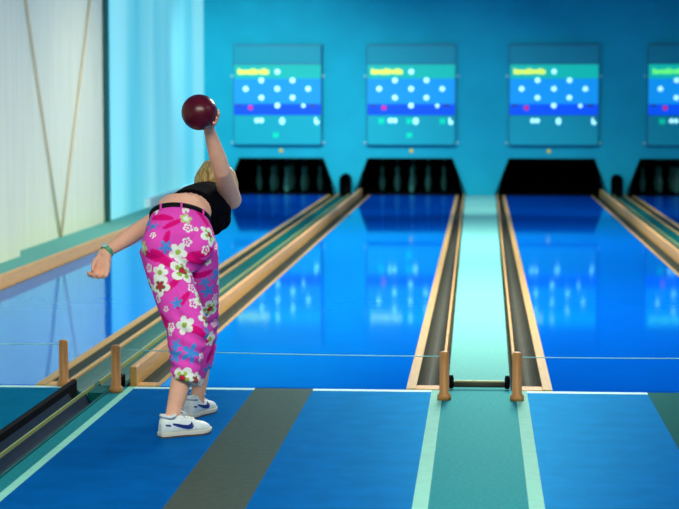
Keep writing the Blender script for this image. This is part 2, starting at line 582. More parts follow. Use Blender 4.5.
# ------------------------------------------------------------------ ball returns
def ball_return(sx, label):
    t = thing('ball_return', label, 'ball return', (sx * 2.02, YF, 0), 'ball return tracks')
    X = lambda a: sx * a

    def two_troughs(xa, xm, xb, z, d):
        pr = []
        for a, c in ((xa, xm), (xm, xb)):
            for i in range(9):
                u = i / 8
                pr.append((X(a + (c - a) * u), z - d * math.sin(math.pi * u)))
        return pr + [(X(xb), -0.11), (X(xa), -0.11)]
    pr = two_troughs(2.174, 2.02, 1.872, 0.015, 0.06)
    MB().prism_y(pr, YF, pr, YW - 0.035).build('track_bed', M['track'], t)
    MB().box(X(2.026), X(2.014), YF, YW - 0.05, 0.005, 0.03).build('track_ridge', M['ridge'], t)
    # approach part: black guard, ridge, navy channels
    g = MB()
    prg = [(X(2.16), -0.12), (X(2.16), 0.035), (X(2.153), 0.045), (X(2.142), 0.045), (X(2.135), 0.035), (X(2.135), -0.12)]
    g.prism_y(prg, Y0, prg, YF - 0.04)
    g.build('guard', M['black'], t)
    pr = two_troughs(2.135, 2.045, 1.945, 0.0, 0.055)
    MB().prism_y(pr, Y0, pr, YF - 0.25).build('channel_bed', M['navy'], t)
    MB().box(X(2.051), X(2.044), Y0, YF - 0.02, -0.03, 0.016).build('track_ridge', M['ridge'], t)
    MB().box(X(1.95), X(1.937), Y0, YF - 0.02, -0.1, 0.004).build('channel_lip', M['track'], t)
    MB().box(X(2.035), X(1.955), YF - 0.25, YF, -0.1, 0.005).build('channel_end', M['track'], t)
    MB().box(X(1.90), X(1.95), YF - 0.02, YF + 0.1, -0.1, 0.055).build('end_stop', M['black'], t, bevel=0.006)
    # arched tunnel mouth at the back wall
    h = MB()
    n = 14
    def arch(r, z0, hh):
        return [(X(2.085) + r * math.cos(math.pi * i / n), hh + r * math.sin(math.pi * i / n)) for i in range(n + 1)] + [(X(2.085) - r, z0), (X(2.085) + r, z0)]
    o_, i_ = arch(0.088, -0.1, 0.25), arch(0.072, -0.1, 0.25)
    y0, y1 = YW - 0.28, YW - 0.035
    vs = [(x, y0, z) for x, z in o_] + [(x, y0, z) for x, z in i_] + [(x, y1, z) for x, z in o_] + [(x, y1, z) for x, z in i_]
    m = len(o_)
    fs = []
    for i in range(m - 1 + 1):
        j = (i + 1) % m
        fs += [(i, j, m + j, m + i), (i, 2 * m + i, 2 * m + j, j), (m + i, m + j, 3 * m + j, 3 * m + i)]
    fs.append(list(range(3 * m, 4 * m)))
    h.add(vs, fs)
    h.build('tunnel_mouth', M['pit'], t)
    return t


ball_return(-1, 'dark green ball return track running from the front left corner between two lanes')
ball_return(1, 'green ball return track right of the empty black pit at the right edge')

# ------------------------------------------------------------------ pin pits and pins
WHERE = ['leftmost pit', 'pit left of the pale strip', 'empty pit', 'rightmost pit']
PITL = ['black pin pit with standing pins behind the bowler at far left',
        'black pin pit with pins just left of the pale strip',
        'black empty pin pit with no pins just right of the pale strip',
        'black pin pit with pins at the right edge of the frame']
def pin_proto():
    t = thing('ninepin', 'pin', 'pin', (0, 0, 0))
    prof = [(0.02, 0), (0.031, 0.003), (0.038, 0.04), (0.049, 0.12), (0.05, 0.16), (0.042, 0.21), (0.028, 0.26), (0.022, 0.29), (0.024, 0.31), (0.031, 0.34), (0.033, 0.36), (0.028, 0.385), (0.015, 0.4), (0.003, 0.403)]
    bd = MB().lathe((0, 0, 0), prof, 18).build('pin_body', M['pin'], t)
    MB().tube([(0, 0, 0.40), (0, 0, 0.70)], 0.004, 6).build('pin_cord', M['pin'], t)
    return t


POS = [(0, -0.5, 'front pin of the diamond'), (-0.25, -0.25, 'second row left pin'), (0.25, -0.25, 'second row right pin'),
       (-0.5, 0, 'outer left pin'), (0, 0, 'king pin at the centre'), (0.5, 0, 'outer right pin'),
       (-0.25, 0.25, 'fourth row left pin'), (0.25, 0.25, 'fourth row right pin'), (0, 0.5, 'rearmost pin of the diamond')]
proto = None
for (c, pins), lab, wh in zip(BAYS, PITL, WHERE):
    t = thing('pin_pit', lab, 'pin pit', (c, YW + 0.1, 0), 'pin pits')
    y0, y1 = YW + 0.001, YW + 2.5
    MB().box(c - BW, c + BW, YW - 0.03, y1, -0.12, 0.0).build('pin_deck', M['pit'], t)
    MB().box(c - BW - 0.05, c + BW + 0.05, y1, y1 + 0.05, -0.12, 0.75).build('back_curtain', M['pit'], t)
    MB().box(c - BW - 0.05, c - BW, YW + 0.125, y1, -0.12, 0.75).build('side_curtain', M['pit'], t)
    MB().box(c + BW, c + BW + 0.05, YW + 0.125, y1, -0.12, 0.75).build('side_curtain', M['pit'], t)
    MB().box(c - BW, c + BW, YW + 0.125, y1, 0.70, 0.75).build('pit_roof', M['pit'], t)
    # slanted black lining of the mouth
    lm = MB()
    for s in (-1, 1):
        pr = [(c + s * BW, 0), (c + s * TW, BH), (c + s * (TW - 0.02), BH), (c + s * (BW - 0.02), 0)]
        lm.prism_y(pr, YW - 0.03, pr, YW + 0.12)
    lm.box(c - TW, c + TW, YW - 0.03, YW + 0.12, BH - 0.02, BH)
    lm.build('mouth_frame', M['pit'], t)
    if pins:
        for dx, dy, pl in POS:
            if proto is None:
                p = proto = pin_proto()
            else:
                p = copy_tree(proto)
            p.location = (c + dx, YW + 1.3 + dy, 0)
            tag(p, 'pale ' + pl + ' in the ' + wh, 'pin', 'pins standing in the ' + wh)


# ------------------------------------------------------------------ score boards
BL = ['lit score board with pin lamps above the bowler, leftmost of four',
      'lit score board over the pit left of the pale strip, yellow header',
      'lit score board over the empty black pit, yellow header',
      'lit score board cut by the right edge, green header']
def score_board(cx, label, header, green):
    t = thing('score_board', label, 'score board', (cx, YW, 0.78), 'score boards on the back wall')
    D = 0.10
    yb = YW - D
    x = lambda u: cx - 0.675 + u * 1.35          # u from 0 to 1 across the board
    z = lambda py: 2.315 - (py - 45) * (1.536 / 100.0)   # height by row of the board
    MB().box(cx - 0.69, cx + 0.69, yb + 0.012, YW - 0.001, z(145.5), z(44)).build('housing', M['boardside'], t, bevel=0.008)
    MB().box(x(0), x(1), yb, yb + 0.011, z(63), z(45.5)).build('top_panel', M['boardtop'], t)
    s = MB()
    s.box(x(0), x(1), yb, yb + 0.011, z(78.4), z(64.3), 0)
    s.box(x(0), x(1), yb, yb + 0.011, z(103.8), z(78.4), 1)
    s.box(x(0), x(1), yb, yb + 0.011, z(114.8), z(103.8), 2)
    sc = s.build('screen', [M['scr_head'], M['scr_mid'], M['scr_band']], t)
    MB().box(x(0), x(1), yb, yb + 0.011, z(144.5), z(115.2)).build('lower_panel', M['scr_low'], t)
    # header line: a row of small blurred letters too soft to read
    h = MB()
    r = random.Random(5)
    u = 0.045
    while u < 0.385:
        wd = r.uniform(0.02, 0.034)
        lo = 74.0 - (0.5 if r.random() < 0.3 else 0)
        h.box(x(u), x(u + wd), yb - 0.004, yb, z(lo), z(68.6 if u < 0.06 or r.random() < 0.3 else 69.8))
        u += wd + 0.006
    h.build('header_text', header, t)
    for uu, py in ((0.5, 71.5), (0.315, 80.2), (0.675, 80.2), (0.135, 88.7), (0.5, 88.7), (0.855, 88.7), (0.315, 97.5), (0.675, 97.5), (0.5, 105.4)):
        MB().lathe((x(uu), yb, z(py)), [(0.04, -0.001), (0.04, 0.008), (0.03, 0.016), (0.005, 0.02)], 14, axis='y').build('pin_lamp', M['lamp_on'], t)
    MB().lathe((x(0.19), yb, z(107.6)), [(0.035, -0.001), (0.035, 0.008), (0.02, 0.014)], 14, axis='y').build('red_lamp', M['red'], t)
    MB().lathe((x(0.80), yb, z(105.6)), [(0.03, -0.001), (0.03, 0.006), (0.01, 0.01)], 14, axis='y').build('pin_lamp', M['lamp_on'], t)
    for u0, u1 in ((0.87, 0.95), (0.03, 0.09)):
        MB().box(x(u0), x(u1), yb - 0.004, yb, z(106.3), z(104.4)).build('dark_mark', M['glyph_dark'], t)
    # white digits on the lower panel
    def digit(d, nm='white_digit', m=None):
        d.build(nm, m or M['lamp_on'], t)

    def ring(u, wu, p0, p1, th, mb):
        zc, zh = (z(p0) + z(p1)) / 2, abs(z(p0) - z(p1)) / 2 - th
        pts = [(x(u) + (wu * 1.35 - th) * math.cos(2 * math.pi * k / 18), yb - 0.003, zc + zh * math.sin(2 * math.pi * k / 18)) for k in range(19)]
        return mb.tube(pts, th, 6)
    for u, wu, p0, p1 in ((0.262, 0.026, 118, 123), (0.316, 0.026, 118, 123), (0.555, 0.03, 117.5, 124.5)):
        digit(ring(u, wu, p0, p1, 0.015, MB()))
    d = ring(0.955, 0.026, 120.3, 124.5, 0.014, MB())
    d.box(x(0.93), x(0.948), yb - 0.004, yb, z(123), z(117.5))
    digit(d)
    if green:
        for uu, p0, p1 in green:
            g = MB()
            g.box(x(uu - 0.03), x(uu - 0.008), yb - 0.004, yb, z(p1), z(p0))
            g.box(x(uu + 0.008), x(uu + 0.03), yb - 0.004, yb, z(p1), z(p0))
            g.box(x(uu - 0.008), x(uu + 0.008), yb - 0.004, yb, z((p0 + p1) / 2 + 0.8), z((p0 + p1) / 2 - 0.8))
            g.build('green_digit', M['glyph_green'], t)
    for sx in (-1, 1):
        for py in (76, 143):
            MB().lathe((cx + sx * 0.715, YW - 0.001, z(py)), [(0.022, 0), (0.022, 0.03), (0.012, 0.04)], 10, axis='y').build('mount_bolt', M['screw'], t)
    return t


GR = [(0.16, 118, 124), (0.48, 118, 124), (0.86, 118, 124), (0.48, 132.5, 138)]
score_board(-3.147, BL[0], M['yellow'], [(0.48, 132.5, 138)])
score_board(-1.074, BL[1], M['yellow'], GR)
score_board(1.115, BL[2], M['yellow'], None)
score_board(3.225, BL[3], M['greenlet'], GR[:2])
for cx, wh in ((-3.1, 'leftmost score board'), (-1.07, 'score board left of the pale strip'), (1.05, 'score board over the empty pit')):
    o = MB().lathe((cx, YW, 0.685), [(0.03, 0.0), (0.03, 0.02), (0.015, 0.035)], 12, axis='y').build('indicator_lamp', M['orange'], origin=(cx, YW, 0.685))
    tag(o, 'tiny orange indicator lamp on the wall under the ' + wh, 'lamp', 'indicator lamps')

# ------------------------------------------------------------------ wooden posts with the foul line cord
def post(px, py, label, first=None):
    if first is None:
        t = thing('wooden_post', label, 'post', (0, 0, 0), 'turned wooden posts at the foul line')
        MB().lathe((0, 0, 0), [(0.036, 0), (0.036, 0.022), (0.031, 0.03), (0.025, 0.036), (0.025, 0.236), (0.022, 0.246), (0.012, 0.249)], 20).build('post_shaft', M['postwood'], t)
    else:
        t = copy_tree(first)
        tag(t, label)
    t.location = (px, py, 0.0)
    return t


p1 = post(-1.895, 9.74, 'wooden post at the end of the left ball return, nearest the bowler')
p2 = post(-2.215, 9.93, 'wooden post left of the ball return, leftmost in the picture', p1)
p3 = post(-0.178, 9.62, 'wooden post on the left border line of the teal carpet strip', p1)
p4 = post(0.192, 9.62, 'wooden post on the right border line of the teal carpet strip', p1)
p2.location.z = 0.0


def cord(a, b_, label):
    n = 10
    pts = [Vector(a).lerp(Vector(b_), i / n) - Vector((0, 0, 0.006 * math.sin(math.pi * i / n))) for i in range(n + 1)]
    o = MB().tube(pts, 0.0028, 6).build('boundary_cord', M['cable'], origin=a)
    tag(o, label, 'cord', 'cords strung between the posts')


cord((-1.87, 9.74, 0.225), (-0.203, 9.62, 0.222), 'thin pale cord strung between two posts behind the woman')
cord((-3.825, 9.98, 0.225), (-2.24, 9.93, 0.225), 'thin pale cord running left from the leftmost post')
cord((0.217, 9.62, 0.222), (1.9, 9.74, 0.222), 'thin pale cord running right from the post beside the teal carpet')
p5 = post(1.925, 9.74, 'wooden post beyond the right edge of the frame', p1)

# low roller bar closing the front of the pale strip
t = thing('roller_bar', 'low dark bar with black wheels across the front of the pale strip', 'bar', (0, 9.99, 0))
MB().tube([(-0.15, 9.99, 0.022), (0.15, 9.99, 0.022)], 0.014, 10).build('bar', M['gutter'], t)
MB().box(-0.13, 0.13, 9.99, 10.02, 0.03, 0.042).build('bar_cap', M['ridge'], t)
for sx in (-1, 1):
    MB().lathe((sx * 0.148, 9.99, 0.036), [(0.02, -0.014), (0.036, -0.01), (0.036, 0.01), (0.02, 0.014)], 18, axis='x').build('wheel', M['black'], t)
tag(MB().box(-0.165, 0.165, YF, YL + 0.12, -0.12, -0.004).build('walkway_sill', M['approach_teal']), kind='structure')

# two tan cords hung in a V on the cream wall
def wall_pt(x, y):
    d = ray(x, y)
    return CL + d * ((-XW + 0.02) / d.x)
for a, lab in (((25, -6), 'left tan cord of the V on the cream wall'), ((91, -6), 'right tan cord of the V on the cream wall')):
    A = wall_pt(*a); B_ = wall_pt(61, 236)
    B_.z = 0.115
    B_.y += 0.02 if a[0] > 60 else -0.02
    o = MB().tube([A, A.lerp(B_, 0.5), B_], 0.012, 8).build('wall_cord', M['cordtan'], origin=B_)
    tag(o, lab, 'cord', 'tan cords on the cream wall')

# ------------------------------------------------------------------ the bowler
ROOT = Vector((-1.30, 8.75, 0))
person = thing('person', 'woman seen from behind swinging a dark red ball, black crop top and pink flowered trousers', 'person', ROOT)


def frame(t, lat):
    t = t.normalized()
    u = (lat - t * lat.dot(t)).normalized()
    v = u.cross(t).normalized()
    return u, v


def ell_loft(mb, secs, lat, n=28, mi=0):
    """closed tube with elliptic sections: (centre, half width, half depth, lateral offset dir tilt)"""
    out = []
    for i, (c, rx, ry) in enumerate(secs):
        t = secs[min(i + 1, len(secs) - 1)][0] - secs[max(i - 1, 0)][0]
        u, v = frame(t, lat[i] if isinstance(lat, list) else lat)
        out.append([c + u * rx * math.cos(2 * math.pi * k / n) + v * ry * math.sin(2 * math.pi * k / n) for k in range(n)])
    return mb.loft(out, mi, True)


LH, RH = at(164, 246, 8.76), at(195, 246, 8.82)       # hips
LK, RK = at(194, 331, 8.60), at(205, 322, 9.10)       # knees
LA, RA = at(171.5, 420, 8.50), at(198, 398, 9.05)   # ankles
PC = at(179.5, 240, 8.79)
BC = at(180, 221, 8.86)                                # belt
WC = at(183, 213, 8.93)                                # waist
CC = at(197, 207, 9.14)                                # chest
UC = at(204, 203, 9.29)
NB = at(211, 194, 9.40)
HD = at(216, 181.5, 9.49)
LS, RS = at(171, 213, 9.30), at(231, 199, 9.22)        # shoulders
LE, LW = at(138, 231, 9.13), at(105, 253, 8.97)
RE, RW = at(221.5, 170, 8.95), at(209.5, 131, 8.79)
BALL = at(199.3, 112.3, 8.68)
LATH = (RH - LH).normalized()
LATS = (RS - LS).normalized()
LATB = (LATH + Vector((0, 0, -0.12))).normalized()

body = MB()
# trunk
ell_loft(body, [(PC, 0.12, 0.09), (BC, 0.135, 0.098), (WC, 0.128, 0.095), (WC.lerp(CC, 0.5), 0.126, 0.095), (CC, 0.138, 0.104), (UC, 0.138, 0.098), (UC.lerp(NB, 0.5), 0.09, 0.075), (NB, 0.05, 0.05)],
         [LATH, LATB, LATB, LATS, LATS, LATS, LATS, LATS])
body.tube([UC, NB, HD], [0.06, 0.05, 0.05], 16, round_ends=True)
# head looking down the lane
fdir = Vector((0.05, 0.92, -0.38)).normalized()
hu, hv = frame(fdir, LATS)
hv = hv if hv.z > 0 else -hv
HR = Matrix((hu, fdir, hv)).transposed()
body.ball(HD, (0.072, 0.09, 0.098), 16, R=HR)
body.ball(HD + HR @ Vector((0, 0.035, -0.065)), (0.05, 0.055, 0.05), 12, R=HR)
body.tube([HD + HR @ Vector((0, 0.085, 0.01)), HD + HR @ Vector((0, 0.105, -0.025))], [0.009, 0.014], 10, round_ends=True)
for s in (-1, 1):
    body.ball(HD + HR @ Vector((s * 0.074, -0.005, -0.01)), (0.012, 0.02, 0.032), 10, R=HR)
# arms
body.tube([UC.lerp(RS, 0.4), RS, RS.lerp(RE, 0.5), RE, RE.lerp(RW, 0.3), RW], [0.055, 0.055, 0.049, 0.042, 0.041, 0.027], 20, round_ends=True)
body.tube([UC.lerp(LS, 0.4), LS, LS.lerp(LE, 0.5), LE, LE.lerp(LW, 0.3), LW], [0.055, 0.056, 0.048, 0.042, 0.041, 0.025], 20, round_ends=True)
# legs
body.tube([LH, LK, LK.lerp(LA, 0.3), LK.lerp(LA, 0.62), LA, LA + Vector((0, 0, -0.05))], [0.07, 0.052, 0.054, 0.046, 0.032, 0.03], 20, round_ends=True)
body.tube([RH, RK, RK.lerp(RA, 0.3), RK.lerp(RA, 0.62), RA, RA + Vector((0, 0, -0.04))], [0.07, 0.052, 0.054, 0.045, 0.032, 0.03], 20, round_ends=True)
# right hand: palm behind the ball, fingers spread round it
BR = 0.0825
pd = (Vector((0.30, 0.72, -0.60))).normalized()
PALM = BALL + pd * (BR + 0.012)
td = (BALL - RW); td = (td - pd * td.dot(pd)).normalized()
sd = pd.cross(td).normalized()
def onball(d, lift=0.007):
    return BALL + d.normalized() * (BR + lift)
body.tube([RW, RW.lerp(PALM, 0.5), onball(pd, 0.012), onball(pd + td * 0.35, 0.011)], [0.026, 0.027, 0.022, 0.015], 16, round_ends=True)
for s in (-0.28, -0.1, 0.1, 0.28):
    body.tube([RW.lerp(PALM, 0.6) + sd * s * 0.05, onball(pd + sd * s * 0.8 + td * 0.3, 0.01)], [0.016, 0.012], 12, round_ends=True)
for s, ln in ((-0.36, 0.75), (-0.12, 0.95), (0.12, 1.0), (0.34, 0.9)):
    pts = [onball(pd + sd * s * 0.8 + td * 0.25, 0.009)]
    for k in (0.35, 0.68, 1.0):
        a = 0.25 + ln * k * 1.05
        pts.append(onball(pd * math.cos(a) + td * math.sin(a) + sd * s * (0.9 + 0.5 * k), 0.007))
    body.tube(pts, [0.0095, 0.009, 0.0085, 0.007], 10, round_ends=True)
pts = [RW.lerp(PALM, 0.6) - sd * 0.02]
for a, q in ((-0.05, 0.45), (0.15, 0.75), (0.4, 0.95)):
    pts.append(onball(pd * math.cos(a) + td * math.sin(a) - sd * q, 0.008))
body.tube(pts, [0.013, 0.011, 0.01, 0.008], 10, round_ends=True)
# left hand hanging relaxed
hd = (at(98.5, 280, 8.95) - LW).normalized()
side = Vector((0.85, -0.3, -0.3)); side = (side - hd * side.dot(hd)).normalized()   # towards the little finger, facing the viewer
pn = hd.cross(side).normalized()                                                     # palm side
if pn.y > 0:
    pn = -pn
K = LW + hd * 0.078
for s in (-0.032, -0.011, 0.012, 0.032):
    body.tube([LW + side * s * 0.5, K + side * s * 1.05], [0.019, 0.0145], 12, round_ends=True)
for s, ln in ((-0.034, 1.0), (-0.0115, 1.1), (0.0115, 1.04), (0.0345, 0.86)):
    p = K + side * s * 1.08
    d1 = (hd + pn * 0.3).normalized(); d2 = (hd * 0.35 + pn * 0.95).normalized(); d3 = (-hd * 0.5 + pn * 0.6).normalized()
    q1 = p + d1 * 0.036 * ln; q2 = q1 + d2 * 0.026 * ln; q3 = q2 + d3 * 0.02 * ln
    body.tube([p, q1, q2, q3], [0.0115, 0.0108, 0.01, 0.0085], 10, round_ends=True)
q0 = LW + hd * 0.02 - side * 0.018
q1 = q0 + (hd * 0.75 - side * 0.4 + pn * 0.5).normalized() * 0.036
q2 = q1 + (hd * 0.9 + side * 0.1 + pn * 0.45).normalized() * 0.03
q3 = q2 + (hd * 0.85 + side * 0.3 + pn * 0.3).normalized() * 0.022
body.tube([q0, q1, q2, q3], [0.016, 0.0125, 0.011, 0.0085], 10, round_ends=True)
body_o = voxel(body, 'body', 0.005, M['skin'], person, 3)

# eyes and mouth
for s in (-1, 1):
    ey = MB().ball(HD + HR @ Vector((s * 0.03, 0.0715, 0.006)), 0.0115, 10).build('eye', M['eye'], person)
    MB().ball(HD + HR @ Vector((s * 0.03, 0.0795, 0.0045)), 0.0052, 8).build('iris', M['iris'], ey)
MB().tube([HD + HR @ Vector((-0.02, 0.083, -0.06)), HD + HR @ Vector((0, 0.09, -0.061)), HD + HR @ Vector((0.02, 0.083, -0.06))], [0.004, 0.007, 0.004], 8, round_ends=True).build('mouth', M['lip'], person)

# hair: chin length bob falling forward
hair = MB()
hair.ball(HD + HR @ Vector((0, -0.014, 0.014)), (0.086, 0.094, 0.1), 16, R=HR)
for i in range(70):
    a = math.radians(rng.uniform(20, 340))              # 0 = face side
    x, y = math.sin(a), math.cos(a)
    st = HD + HR @ Vector((x * 0.05, y * 0.05 - 0.015, 0.085))
    md = HD + HR @ Vector((x * 0.092, y * 0.095 - 0.015, 0.02 + rng.uniform(-0.01, 0.01)))
    drop = rng.uniform(0.06, 0.1)
    lo = md + HR @ Vector((x * 0.012, y * 0.008, -drop * 0.55)) + Vector((0, 0.01, -drop * 0.2))
    en = lo + HR @ Vector((-x * 0.008, 0.006, -drop * 0.5)) + Vector((rng.uniform(-0.006, 0.006), 0.015, -0.01))
    if y > 0.75:
        lo = md + Vector((x * 0.02, 0.0, -0.02)); en = lo + Vector((x * 0.02, 0, -0.02))
    hair.tube([st, md, lo, en], [0.012, 0.013, 0.011, 0.004], 8, round_ends=True)
voxel(hair, 'hair', 0.0055, M['hair'], person, 2)

# black sleeveless crop top
top = MB()
g = 0.009
T0 = WC.lerp(CC, 0.3)
ell_loft(top, [(T0, 0.127 + g, 0.095 + g), (WC.lerp(CC, 0.6), 0.13 + g, 0.098 + g), (CC, 0.14 + g, 0.104 + g), (UC, 0.138 + g, 0.098 + g), (UC.lerp(NB, 0.35), 0.11 + g, 0.085 + g), (UC.lerp(NB, 0.6), 0.075, 0.065)], LATS)
ub, vb = frame(UC - CC, LATS)
if vb.z < 0:
    vb = -vb
for s in (-1, 1):
    top.ball(CC.lerp(UC, 0.45) + ub * s * 0.068 - vb * 0.085, (0.066, 0.075, 0.062), 14)
    sh = RS if s > 0 else LS
    top.ball(UC.lerp(sh, 0.62), (0.06, 0.05, 0.06), 14)
top.ball(at(213, 222, 9.12), (0.058, 0.08, 0.066), 14)
top.ball(at(219, 212, 9.16), (0.06, 0.07, 0.066), 14)     # cloth hanging loose under the right flank
voxel(top, 'crop_top', 0.005, M['blacktop'], person, 3)

# trousers
tr = MB()
ell_loft(tr, [(BC + (BC - PC).normalized() * 0.004, 0.142, 0.107), (BC.lerp(PC, 0.35), 0.156, 0.118), (PC, 0.174, 0.125), (PC + Vector((0, -0.005, -0.09)), 0.15, 0.11), (PC + Vector((0, 0, -0.14)), 0.10, 0.08)],
         [LATB, LATH, LATH, LATH, LATH])
for h_, s in ((LH, -1), (RH, 1)):
    tr.ball(h_ + Vector((s * 0.012, -0.045, 0.005)), (0.085, 0.085, 0.098), 14)
def leg(hip, kn, hem, rh, e):
    tr.tube([hip, hip.lerp(kn, 0.35), hip.lerp(kn, 0.7), kn, kn.lerp(hem, 0.5), hem - e, hem], [0.096, 0.096, 0.088, 0.08, 0.07, rh, rh], 24)
HL, HR_ = at(186, 382.5, 8.53), at(193.5, 385, 9.05)
leg(LH + Vector((-0.024, 0, 0)), at(183, 327, 8.63), HL, 0.060, (HL - LK).normalized() * 0.01)
tr.tube([LH.lerp(LK, 0.4), LK, LK.lerp(LA, 0.3), LK.lerp(LA, 0.5)], [0.08, 0.070, 0.07, 0.058], 24)
tr.tube([RH.lerp(RK, 0.4), RK, RK.lerp(RA, 0.3), RK.lerp(RA, 0.6)], [0.08, 0.066, 0.066, 0.054], 24)
leg(RH + Vector((0.012, 0, 0)), at(202, 318, 9.05), HR_, 0.052, (HR_ - RK).normalized() * 0.01)
trousers = voxel(tr, 'trousers', 0.0045, [], person, 3)
me = trousers.data
N = len(me.vertices)
co = np.empty(N * 3); me.vertices.foreach_get('co', co); co = co.reshape(-1, 3)
no = np.empty(N * 3)
me.vertex_normals.foreach_get('vector', no); no = no.reshape(-1, 3)
# cloth wrinkles: shallow folds round the knees and seat
def fold(c, ax, wave, amp, rad):
    c = np.array(c); ax = np.array(ax) / np.linalg.norm(ax)
    d = co - c
    return amp * np.sin(d @ ax * 2 * np.pi / wave) * np.exp(-(d ** 2).sum(1) / rad ** 2)
disp = fold(LK, (0.5, 0, 1), 0.055, 0.006, 0.11) + fold(RK, (-0.4, 0, 1), 0.05, 0.006, 0.11) + fold(PC + Vector((0, -0.1, -0.12)), (0.6, 0, 1), 0.05, 0.004, 0.1) + fold(LK.lerp(LA, 0.4), (0.3, 0, 1), 0.05, 0.005, 0.1)
co2 = co + no * disp[:, None]
me.vertices.foreach_set('co', co2.ravel())
me.update()
# printed flowers
PINK = np.array((0.82, 0.07, 0.52)); colr = np.tile(PINK, (N, 1))
WHITE = np.array((0.85, 0.88, 0.82)); GRN = np.array((0.35, 0.5, 0.06)); RED = np.array((0.6, 0.01, 0.06)); CRIM = np.array((0.75, 0.0, 0.2))
BLUE = np.array((0.06, 0.28, 0.75)); DARK = np.array((0.1, 0.12, 0.03))
bvh = BVHTree.FromObject(trousers, bpy.context.evaluated_depsgraph_get())
def motif(kind, c, n, r, rot=0.0):
    c = np.array(c); n = np.array(n)
    up = np.array((0, 0, 1.0)); u = np.cross(up, n)
    if np.linalg.norm(u) < 0.1:
        u = np.array((1.0, 0, 0))
    u /= np.linalg.norm(u); v = np.cross(n, u)
    d = co - c
    ok = ((d ** 2).sum(1) < (r * 2.2) ** 2) & (no @ n > 0.0)
    idx = np.nonzero(ok)[0]
    a, b_ = d[idx] @ u, d[idx] @ v
    rho = np.hypot(a, b_) / r; ph = np.arctan2(b_, a) + rot
    pet = 0.55 + 0.45 * np.abs(np.cos(2.5 * ph)) ** 0.7
    if kind == 'hib':
        colr[idx[rho < pet]] = WHITE
        colr[idx[(rho < pet * 0.62) & (np.abs(np.cos(2.5 * ph)) > 0.55)]] = GRN
        colr[idx[rho < 0.3]] = DARK
        colr[idx[rho < 0.22]] = RED
    elif kind == 'dark':
        colr[idx[rho < pet]] = WHITE
        colr[idx[rho < pet * 0.55]] = DARK
        colr[idx[(rho < 0.4) & (np.abs(np.cos(2.5 * ph)) > 0.6)]] = RED
    elif kind == 'white':
        colr[idx[rho < pet]] = WHITE
        colr[idx[rho < 0.28]] = GRN
    elif kind == 'ring':
        colr[idx[(rho < pet) & (rho > pet - 0.36)]] = WHITE
        colr[idx[rho < 0.2]] = WHITE
    elif kind == 'blue':
        st = 0.35 + 0.65 * np.abs(np.cos(2.5 * ph)) ** 1.5
        colr[idx[rho < st]] = BLUE
    elif kind == 'leaf':
        al = a * math.cos(rot) + b_ * math.sin(rot); pe = -a * math.sin(rot) + b_ * math.cos(rot)
        colr[idx[(al / r) ** 2 + (pe / (r * 0.3)) ** 2 < 1]] = CRIM
    elif kind == 'green':
        colr[idx[rho < pet]] = GRN + 0.15
        colr[idx[rho < pet * 0.5]] = WHITE
seen = []
FL = [('leaf', 199, 255, .07, .15), ('leaf', 163, 259, .07, -.6), ('leaf', 166, 240, .05, 1.1), ('leaf', 201, 275, .06, .2), ('leaf', 172, 224, .05, .5), ('leaf', 166, 322, .06, -.7),
      ('leaf', 197, 330, .06, -.5), ('leaf', 150, 256, .06, -.4), ('leaf', 199, 262, .06, 2.8), ('leaf', 183, 300, .05, 1.0), ('leaf', 172, 285, .05, .7),
      ('blue', 166, 247, .035, .4), ('blue', 141.5, 262, .035, 0), ('blue', 152, 227, .032, 1), ('blue', 177, 303, .03, .7), ('blue', 191, 353, .045, .2), ('blue', 208, 291, .04, .5),
      ('blue', 175, 355, .04, .9), ('blue', 208, 333, .035, .1), ('blue', 176, 345, .03, .1), ('blue', 205, 282, .03, .1),
      ('green', 186, 218.5, .03, 0), ('green', 143, 248, .035, 0),
      ('white', 178, 252, .045, .3), ('hib', 182, 271, .062, .1), ('dark', 160, 286, .05, .2), ('hib', 210, 309, .055, .4), ('white', 184.5, 325, .045, .6), ('hib', 182, 378, .055, .25),
      ('ring', 187, 242, .024, 0), ('ring', 192, 288, .024, .4), ('ring', 149, 268, .022, .8), ('ring', 171, 327, .022, .2), ('ring', 158, 299, .02, .5), ('ring', 194, 303, .026, .1), ('ring', 188, 228, .026, .6),
      ('ring', 170, 332, .02, .9), ('ring', 202, 358, .025, .3), ('ring', 166, 309, .015, .2), ('ring', 206, 250, .024, .2), ('white', 208, 262, .02, .2), ('ring', 153, 235, .016, .2), ('white', 196, 229, .014, .2)]
for kind, px, py, r, rot in FL:
    d = ray(px, py).normalized()
    hit, nor, _, _ = bvh.ray_cast(CL, d)
    if hit is None:
        continue
    motif(kind, hit, nor, r, rot)
    seen.append(np.array(hit))
kinds = ['leaf', 'blue', 'hib', 'ring', 'white', 'ring', 'dark', 'blue', 'leaf', 'ring']
for i, vi in enumerate(rng.permutation(N)[:1500]):
    p = co[vi]
    if min(np.linalg.norm(p - q) for q in seen) < 0.062:
        continue
    k = kinds[len(seen) % len(kinds)]
    motif(k, p, no[vi], {'leaf': .06, 'blue': .038, 'hib': .055, 'ring': .023, 'white': .04, 'dark': .045}[k], rng.uniform(0, 6))
    seen.append(p)
ca = me.color_attributes.new('print', 'FLOAT_COLOR', 'POINT')
ca.data.foreach_set('color', np.hstack([colr, np.ones((N, 1))]).ravel())
pm = mat('flower_print', (0.8, 0.05, 0.5), 0.75, 0.15)
at_ = pm.node_tree.nodes.new('ShaderNodeAttribute')
at_.attribute_name = 'print'
pm.node_tree.links.new(at_.outputs['Color'], pm.node_tree.nodes['Principled BSDF'].inputs['Base Color'])
me.materials.append(pm)

